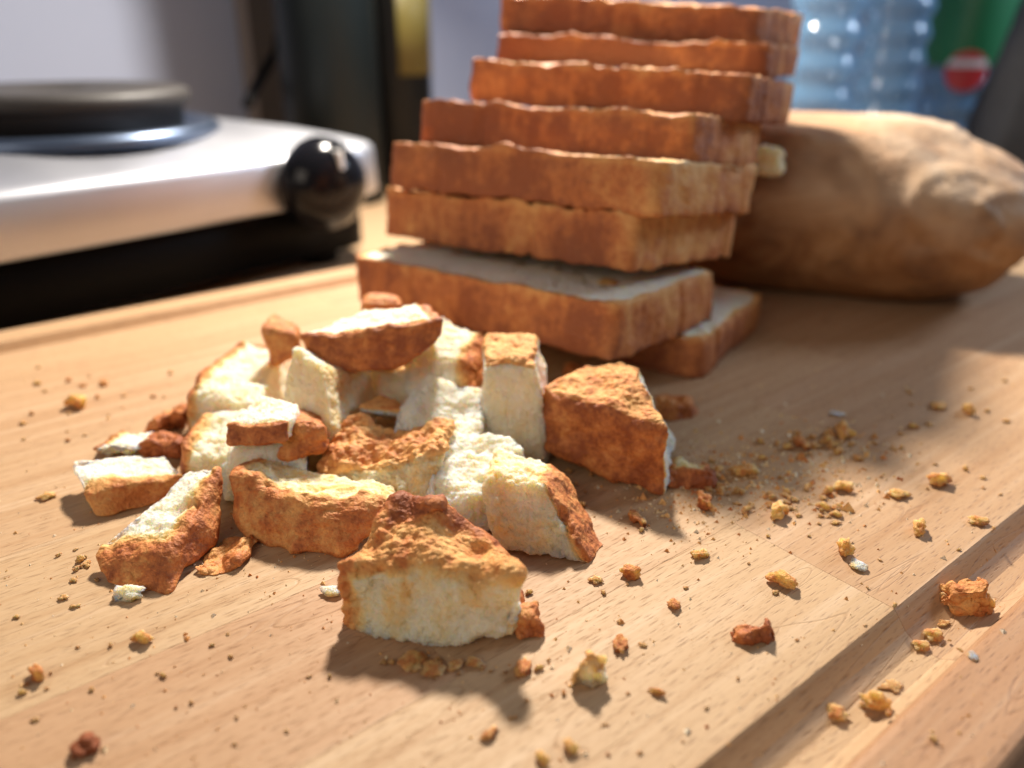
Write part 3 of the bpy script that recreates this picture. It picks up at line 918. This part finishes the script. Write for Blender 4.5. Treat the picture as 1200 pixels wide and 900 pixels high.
def trail():
    t = rng.random()
    return 810 + 170 * t + rng.gauss(0, 16), 560 + 36 * t + rng.gauss(0, 13)


G_, U_ = rng.gauss, rng.uniform
sow(36, 'in the drift in front of the loaf', lambda: (G_(965, 32), G_(519, 9)), 6, 15, 'oggg')
sow(50, 'in the trail right of the standing crust chunk', trail, 5, 14, 'ooggg')
sow(26, 'on the right half of the open board', lambda: (U_(690, 1180), U_(540, 700)), 4, 10, 'ogg')
sow(30, 'on the lower right part of the board', lambda: (U_(600, 1150), U_(680, 890)), 4, 10, 'orgg')
sow(16, 'at the far right in front of the loaf', lambda: (U_(1040, 1190), U_(440, 580)), 4, 9, 'og')
sow(22, 'on the board left of and behind the pile', lambda: (U_(20, 215), U_(425, 520)), 4, 9, 'gor')
sow(22, 'on the lower left part of the board', lambda: (U_(10, 400), U_(710, 890)), 4, 9, 'orgg')
sow(14, 'beside the long left chunk', lambda: (G_(95, 22), G_(660, 16)), 5, 13, 'oog')
sow(16, 'at the foot of the front wedge', lambda: (G_(515, 60), G_(781, 8)), 4, 12, 'ggo')
sow(12, 'at the foot of the standing crust chunk', lambda: (G_(660, 28), G_(562, 12)), 5, 14, 'og')
for px, py, sz, kd, wh in small: crumb(px, py, sz, kd, where=wh)

# fine dust: flour and crumb grains nobody could count
dv, df, dc = [], [], []
tet = np.array([[.5, 0, 0], [-.4, .4, 0], [-.4, -.45, 0], [0, 0, .6]])
for _ in range(6500):
    a = rng.random()
    big = 1.0
    if a < 0.5:
        big = 1.7
        t = rng.random(); px, py = 750 + 270 * t + rng.gauss(0, 34), 575 - 30 * t + rng.gauss(0, 30)
    elif a < 0.68: px, py = rng.gauss(330, 170), rng.gauss(590, 80)
    else: px, py = rng.uniform(-10, 1190), rng.uniform(420, 900)
    if py < 410: continue
    p = P(px, py)
    v = p[0] * V2[0] + p[1] * V2[1]
    if not (BV0 + .3 < v < BV1 - .3): continue
    p[2] = board_top(v)
    s_ = abs(rng.gauss(0, 1)) ** 1.6 * 0.020 * big + 0.010
    an = rng.uniform(0, 6.28); ca, sa = math.cos(an), math.sin(an)
    q = (tet * rng.uniform(.7, 1.3)) @ np.array([[ca, sa, 0], [-sa, ca, 0], [0, 0, 1]]) * s_ + p
    b = len(dv); dv += q.tolist(); df += [[b, b + 1, b + 3], [b + 1, b + 2, b + 3], [b + 2, b, b + 3]]
    dc += [rng.choice((.05, .2, .35, .5, .75, .8))] * 4
du = obj('crumb_dust', mesh_data('crumb_dust', dv, df, M_CRUST, False, attrs={'crust': dc, 'tone': [-.15] * len(dv)}))
tag(du, 'fine dust of toast crumbs sprinkled over the board', 'crumb dust', kind='stuff')


# ------------------------------------------------------------------ the floury loaf behind the stack
def loaf_material():
    m = NT('floury_loaf_crust')
    co = m.coords()
    n1 = m.noise(co, 30, 6, 0.65, 1.0); n2 = m.noise(co, 120, 4, 0.65); n3 = m.noise(co, 17, 4, 0.6); n4 = m.noise(co, 24, 3, 0.5)
    base = m.ramp(n1, [(0.3, (0.16, 0.068, 0.026)), (0.45, (0.32, 0.15, 0.060)), (0.58, (0.42, 0.215, 0.09)), (0.75, (0.54, 0.31, 0.15))])
    geo = m.n('ShaderNodeNewGeometry')
    sep = m.n('ShaderNodeSeparateXYZ'); m.l(geo.outputs['Normal'], sep.inputs[0])
    # flour settles on what points up
    up = m.math('MULTIPLY', m.math('ADD', 0.16, m.math('MULTIPLY', sep.outputs[2], 0.85)), 1.0, True)
    flour = m.math('MULTIPLY', up, m.math('ADD', 0.25, m.math('MULTIPLY', m.math('SUBTRACT', n3, 0.38, True), 3.0)), True)
    c = m.mix(flour, base, rgb(0.64, 0.50, 0.36))
    dark = m.math('MULTIPLY', m.math('SUBTRACT', n4, 0.585, True), 6.0, True)
    c = m.mix(dark, c, rgb(0.15, 0.075, 0.04))
    b = m.bump(n2, 0.6, 0.0018)
    b = m.bump(n1, 0.5, 0.004, b)
    m.bsdf(c, 0.75, Normal=b, Specular_IOR_Level=0.3)
    return m.m


def loaf():
    nu, nv = 150, 96
    hl, hw, hh = 8.8, 6.0, 4.05
    th = np.linspace(0.0, math.pi, nu + 1)[1:-1]
    ph = np.linspace(0, 2 * math.pi, nv, endpoint=False)
    A, B = np.meshgrid(th, ph, indexing='ij')
    sp = lambda x, e: np.sign(x) * np.abs(x) ** e
    x = -hl * sp(np.cos(A), 0.68); rr = np.abs(np.sin(A)) ** 0.52
    y = hw * rr * sp(np.cos(B), 0.95); z = hh * rr * sp(np.sin(B), 0.85)
    V = np.column_stack([x.ravel(), y.ravel(), z.ravel()])
    n = nv; k = nu - 1
    i0 = np.arange(n); i1 = (i0 + 1) % n
    F = np.concatenate([np.stack([q * n + i0, (q + 1) * n + i0, (q + 1) * n + i1, q * n + i1], 1) for q in range(k - 1)])
    V[:, 2] *= 1 - 0.26 * sstep(0.25, 1.0, V[:, 0] / hl) * (V[:, 2] > 0)
    V = V + np.stack([fbm(V, 5, 2, 3), fbm(V, 5, 2, 4), fbm(V, 5, 2, 5)], 1) * np.array([0.5, 0.5, 0.45])
    N = normals(V, F)
    fold = np.clip(1 - np.abs(fbm(V * [0.40, 1, 1.2], 2.8, 2, 8)) * 9, 0, 1)
    V = V + N * (0.11 * fbm(V, 1.6, 4, 6) - 0.13 * fold * (V[:, 2] > -2))[:, None]
    V[:, 2] = np.maximum(V[:, 2], -hh * 0.94 + 0.04 * fbm(V, 1, 2, 9)) + hh * 0.94
    caps = [[int(a) for a in i0], [int(a) for a in ((k - 1) * n + i0)[::-1]]]
    me = mesh_data('bread_loaf', V, [list(f) for f in F] + caps, loaf_mat)
    return obj('bread_loaf', me, (14.2, 38.2, 0.01))


loaf_mat = loaf_material()
lf = loaf()
lf.rotation_euler = (0, 0, R(-19))
tag(lf, 'whole rustic loaf with floury brown crust behind the stack', 'loaf')

# ------------------------------------------------------------------ hot plate at the left back
HA = R(50)


def silver():
    m = NT('brushed_steel')
    n = m.noise(m.coords((1, 1, 1)), 30, 3, 0.5)
    m.bsdf(m.mix(n, rgb(0.47, 0.48, 0.53), rgb(0.55, 0.56, 0.60)), m.math('ADD', 0.38, m.math('MULTIPLY', n, 0.08)), Metallic=0.85)
    return m.m


M_STEEL = silver()
M_BLACKP = plain('black_plastic', (0.006, 0.006, 0.008), 0.14, var=0.1, Specular_IOR_Level=0.22)
M_BASE = plain('black_base', (0.003, 0.003, 0.0035), 0.6, var=0.1, Specular_IOR_Level=0.08)
M_IRON = plain('cast_iron', (0.034, 0.029, 0.026), 0.55, var=0.25, nscale=90)
hp = empty('hot_plate', (math.cos(HA) * 19.2 - math.sin(HA) * 48.2, math.sin(HA) * 19.2 + math.cos(HA) * 48.2, -2.0), HA)
tag(hp, 'silver electric hot plate with one round burner and black knob, left behind the board', 'hot plate')
# local: x along the front, y to the back, front at y=-10.6
part('base', prism(rrect(-13.2, 13.4, -9.6, 9.8, 2.0), 1.0, 4.4), M_BASE, hp)
for sx in (-11, 10.5):
    for sy in (-7.6, 7.6):
        part('foot', lathe([(0.01, 0), (1.1, 0), (1.2, 0.3), (1.0, 1.0), (0.01, 1.0)], 20), M_BASE, hp, (sx, sy, 0.01))
rings = []
for ins_, z, r in [(0.25, 4.1, 3.0), (0.05, 4.2, 3.2), (0.0, 4.35, 3.2), (0.1, 6.55, 3.2), (0.18, 6.8, 3.1), (0.4, 6.98, 3.0), (0.9, 7.15, 2.8), (2.0, 7.45, 2.6), (3.6, 7.85, 2.2), (5.0, 8.05, 2.0)]:
    rings.append([(x, y, z) for x, y in rrect(-13.8 + ins_, 14.8 - ins_, -10.6 + ins_, 10.6 - ins_, r, 10)])
part('housing', loft(rings), M_STEEL, hp)
part('burner_ring', lathe([(8.0, 7.9), (8.2, 8.15), (8.0, 8.45), (7.7, 8.6), (7.4, 8.5), (7.2, 8.1), (6.0, 8.1)], 64), plain('blue_reflection_chrome', (0.13, 0.17, 0.25), 0.34, 0.9, var=0.1), hp, (0, 0, 0))  # blue reflections on the chrome are put into its colour
part('burner_disc', lathe([(6.2, 8.15), (6.3, 9.3), (6.55, 9.5), (6.8, 9.7), (6.8, 10.1), (6.6, 10.3), (6.1, 10.42), (4.9, 10.38), (1.6, 10.34), (1.5, 10.2), (0.01, 10.2)], 64), M_IRON, hp)
kn = part('knob', lathe([(0.01, 0), (2.4, 0), (2.6, 0.35), (2.55, 1.0), (2.25, 1.7), (1.7, 2.2), (1.0, 2.5), (0.01, 2.6)], 40), M_BLACKP, hp, (8.55, -10.55, 5.35))
kn.rotation_euler = (R(90), 0, 0)
part('pointer', prism(rrect(-0.12, 0.12, 0.6, 2.0, 0.1, 3), 1.6, 2.5, 0.05), plain('white_mark', (0.7, 0.7, 0.7), 0.4), kn)
cb = [P(340, 60, 72), P(334, 20, 73), P(326, 45, 73), P(318, 70, 72.5), P(306, 90, 71), P(296, 108, 69), P(290, 122, 66)]
cord = part('power_cord', tube(cb, 0.42, 10), M_BASE)
tag(cord, 'dark cord curving up the wall behind the hot plate', 'cord')

# ------------------------------------------------------------------ things against the wall
def on_counter(px, Y):
    d = ray(px, 100); t = Y / d[1]
    return (d[0] * t, Y, -2.0)


M_PANEL = plain('grey_brown_board', (0.16, 0.13, 0.11), 0.6, var=0.2, nscale=20)
a = np.array(on_counter(300, 76)[:2]); b = np.array(on_counter(348, 80)[:2]); dn = np.array([-(b - a)[1], (b - a)[0]]); dn = dn / np.linalg.norm(dn) * 1.6
pn = part('panel', prism([tuple(a), tuple(b), tuple(b + dn), tuple(a + dn)], -2, 46, 0.1), M_PANEL, smooth=False)
tag(pn, 'narrow grey-brown board leaning upright beside the black canister', 'panel')

M_CAN = plain('black_canister', (0.006, 0.009, 0.010), 0.4, var=0.2, Specular_IOR_Level=0.2)
cx = on_counter(388, 69)
can = empty('canister', cx)
tag(can, 'tall glossy black canister behind the hot plate', 'canister')
part('body', lathe([(0.01, 0.01), (3.7, 0.01), (3.9, 0.3), (3.9, 27.5), (3.7, 28), (0.01, 28)], 48), M_CAN, can)
part('lid', lathe([(0.01, 28), (3.95, 28), (4.0, 28.3), (4.0, 30), (3.7, 30.4), (0.01, 30.4)], 48), M_BASE, can)
M_BOT = plain('black_bottle', (0.003, 0.003, 0.003), 0.4, var=0.1, Specular_IOR_Level=0.2)
bx_ = on_counter(463, 75)
bo = empty('dark_bottle', bx_)
tag(bo, 'black bottle with an olive yellow label, between the canister and the stack', 'bottle')
part('body', lathe([(0.01, 0.01), (3.0, 0.01), (3.2, 0.3), (3.2, 20), (2.6, 23), (1.3, 25.5), (1.3, 29), (0.01, 29)], 40), M_BOT, bo)
lab = part('label', loft([[(3.26 * math.cos(t), 3.26 * math.sin(t), z) for t in np.linspace(R(-75), R(20), 24)] + [(3.21 * math.cos(t), 3.21 * math.sin(t), z) for t in np.linspace(R(20), R(-75), 24)] for z in (9.8, 18.5)]),
           plain('olive_label', (0.13, 0.105, 0.022), 0.5), bo)


def pet_material():
    m = NT('clear_blue_plastic')
    lw = m.n('ShaderNodeLayerWeight'); lw.inputs[0].default_value = 0.35
    tr = m.n('ShaderNodeBsdfTransparent'); tr.inputs[0].default_value = (0.80, 0.90, 1.0, 1)
    gl = m.n('ShaderNodeBsdfPrincipled')
    gl.inputs['Base Color'].default_value = (0.22, 0.42, 0.66, 1); gl.inputs['Roughness'].default_value = 0.07; gl.inputs['IOR'].default_value = 1.75
    mx = m.n('ShaderNodeMixShader')
    m.l(m.math('ADD', 0.38, m.math('MULTIPLY', lw.outputs['Facing'], 0.5), True), mx.inputs[0])
    m.l(tr.outputs[0], mx.inputs[1]); m.l(gl.outputs[0], mx.inputs[2]); m.l(mx.outputs[0], m.out.inputs[0])
    return m.m


M_PET = pet_material()
M_CAP = plain('blue_cap', (0.05, 0.14, 0.5), 0.4)


def water_bottle(px, Y, r, label):
    o = empty('water_bottle', on_counter(px, Y))
    tag(o, label, 'bottle', 'clear water bottles beyond the loaf')
    prof = [(0.01, 0.01), (r * .85, 0.01), (r * .97, .5)]
    z = 0.9
    while z < 19.5:
        prof += [(r * .96 + .19 * math.sin(2 * math.pi * q / 12), z + 2.3 * q / 12) for q in range(12)]
        z += 2.3
    prof += [(r, 20.2), (r * .96, 22), (r * .75, 24.6), (r * .42, 26.8), (r * .40, 28.2), (0.01, 28.2)]
    part('body', lathe(prof, 48), M_PET, o)
    part('cap', lathe([(0.01, 27.4), (r * .46, 27.4), (r * .47, 29), (r * .43, 29.3), (0.01, 29.3)], 32), M_CAP, o)
    return o


water_bottle(958, 66, 2.6, 'ribbed clear plastic water bottle nearest the stack')
water_bottle(1038, 80, 3.0, 'ribbed clear plastic water bottle in the middle of three, bright highlights down its side')
gb = water_bottle(1122, 87, 4.0, 'blue plastic bottle with a green label and a round red and white badge')
d0 = math.atan2(-gb.location.y, -gb.location.x)


def wrap(r, r2, a0, a1, z0, z1, n=20):
    return loft([[(r * math.cos(t), r * math.sin(t), z) for t in np.linspace(a0, a1, n)] + [(r2 * math.cos(t), r2 * math.sin(t), z) for t in np.linspace(a1, a0, n)] for z in (z0, z1)])


part('label', loft([[(rr * math.cos(t), rr * math.sin(t), z) for t in np.linspace(0, 2 * math.pi, 48, endpoint=False)] for rr, z in ((4.16, 10.2), (4.18, 10.3), (4.18, 20.0), (4.16, 20.1))]),
     plain('green_label', (0.018, 0.19, 0.075), 0.45), gb)


def badge(ra, rad_xy, z0, rad, lo=-1.0, hi=1.0):
    """round print (or a band of it) lying on the bottle's curve, centred at angle ra and height z0"""
    V, F, m = [], [], 14
    for i in range(m + 1):
        y = lo + (hi - lo) * i / m
        hw = math.sqrt(max(0.0, 1 - y * y)) * rad_xy
        for k in range(m + 1):
            a = ra + (2 * k / m - 1) * hw / rad
            V.append((rad * math.cos(a), rad * math.sin(a), z0 + y * rad_xy))
    for i in range(m):
        for k in range(m):
            F.append([i * (m + 1) + k, i * (m + 1) + k + 1, (i + 1) * (m + 1) + k + 1, (i + 1) * (m + 1) + k])
    return V, F


BA = d0 + 0.12
part('badge', badge(BA, 1.9, 9.7, 4.25), plain('red_print', (0.55, 0.035, 0.04), 0.45), gb)
part('badge_band', badge(BA, 1.9, 9.7, 4.29, 0.2, 0.55), plain('white_print', (0.7, 0.72, 0.75), 0.45), gb)

# dark grey bag slumped at the right
def bag():
    nu, nv = 40, 40
    th = np.linspace(0.02, math.pi - 0.02, nu); ph = np.linspace(0, 2 * math.pi, nv, endpoint=False)
    A, B = np.meshgrid(th, ph, indexing='ij')
    V = np.column_stack([(9 * np.sin(A) ** .7 * np.cos(B)).ravel(), (6 * np.sin(A) ** .7 * np.sin(B)).ravel(), (-13 * np.cos(A)).ravel()])
    V[:, 0] *= np.interp(V[:, 2], [-13, 13], [1.35, 0.5]); V[:, 0] += (V[:, 2] + 13) * 0.12
    F = np.concatenate([np.stack([q * nv + np.arange(nv), q * nv + (np.arange(nv) + 1) % nv, (q + 1) * nv + (np.arange(nv) + 1) % nv, (q + 1) * nv + np.arange(nv)], 1) for q in range(nu - 1)])
    N = normals(V, F)
    V = V + N * (1.1 * fbm(V * [1, 1, .5], 4, 3, 77) - 1.2 * np.clip(1 - np.abs(fbm(V * [1, 1, .35], 5, 1, 79)) * 6, 0, 1))[:, None]
    V[:, 2] = np.maximum(V[:, 2], -12.6) + 12.6
    return mesh_data('cloth_bag', V, F, plain('dark_grey_cloth', (0.014, 0.016, 0.022), 0.8, var=0.3, nscale=60))


bg = obj('cloth_bag', bag(), on_counter(1262, 68))
bg.rotation_euler = (0, 0, R(20))
tag(bg, 'dark grey cloth bag slumped at the far right behind the loaf', 'bag')
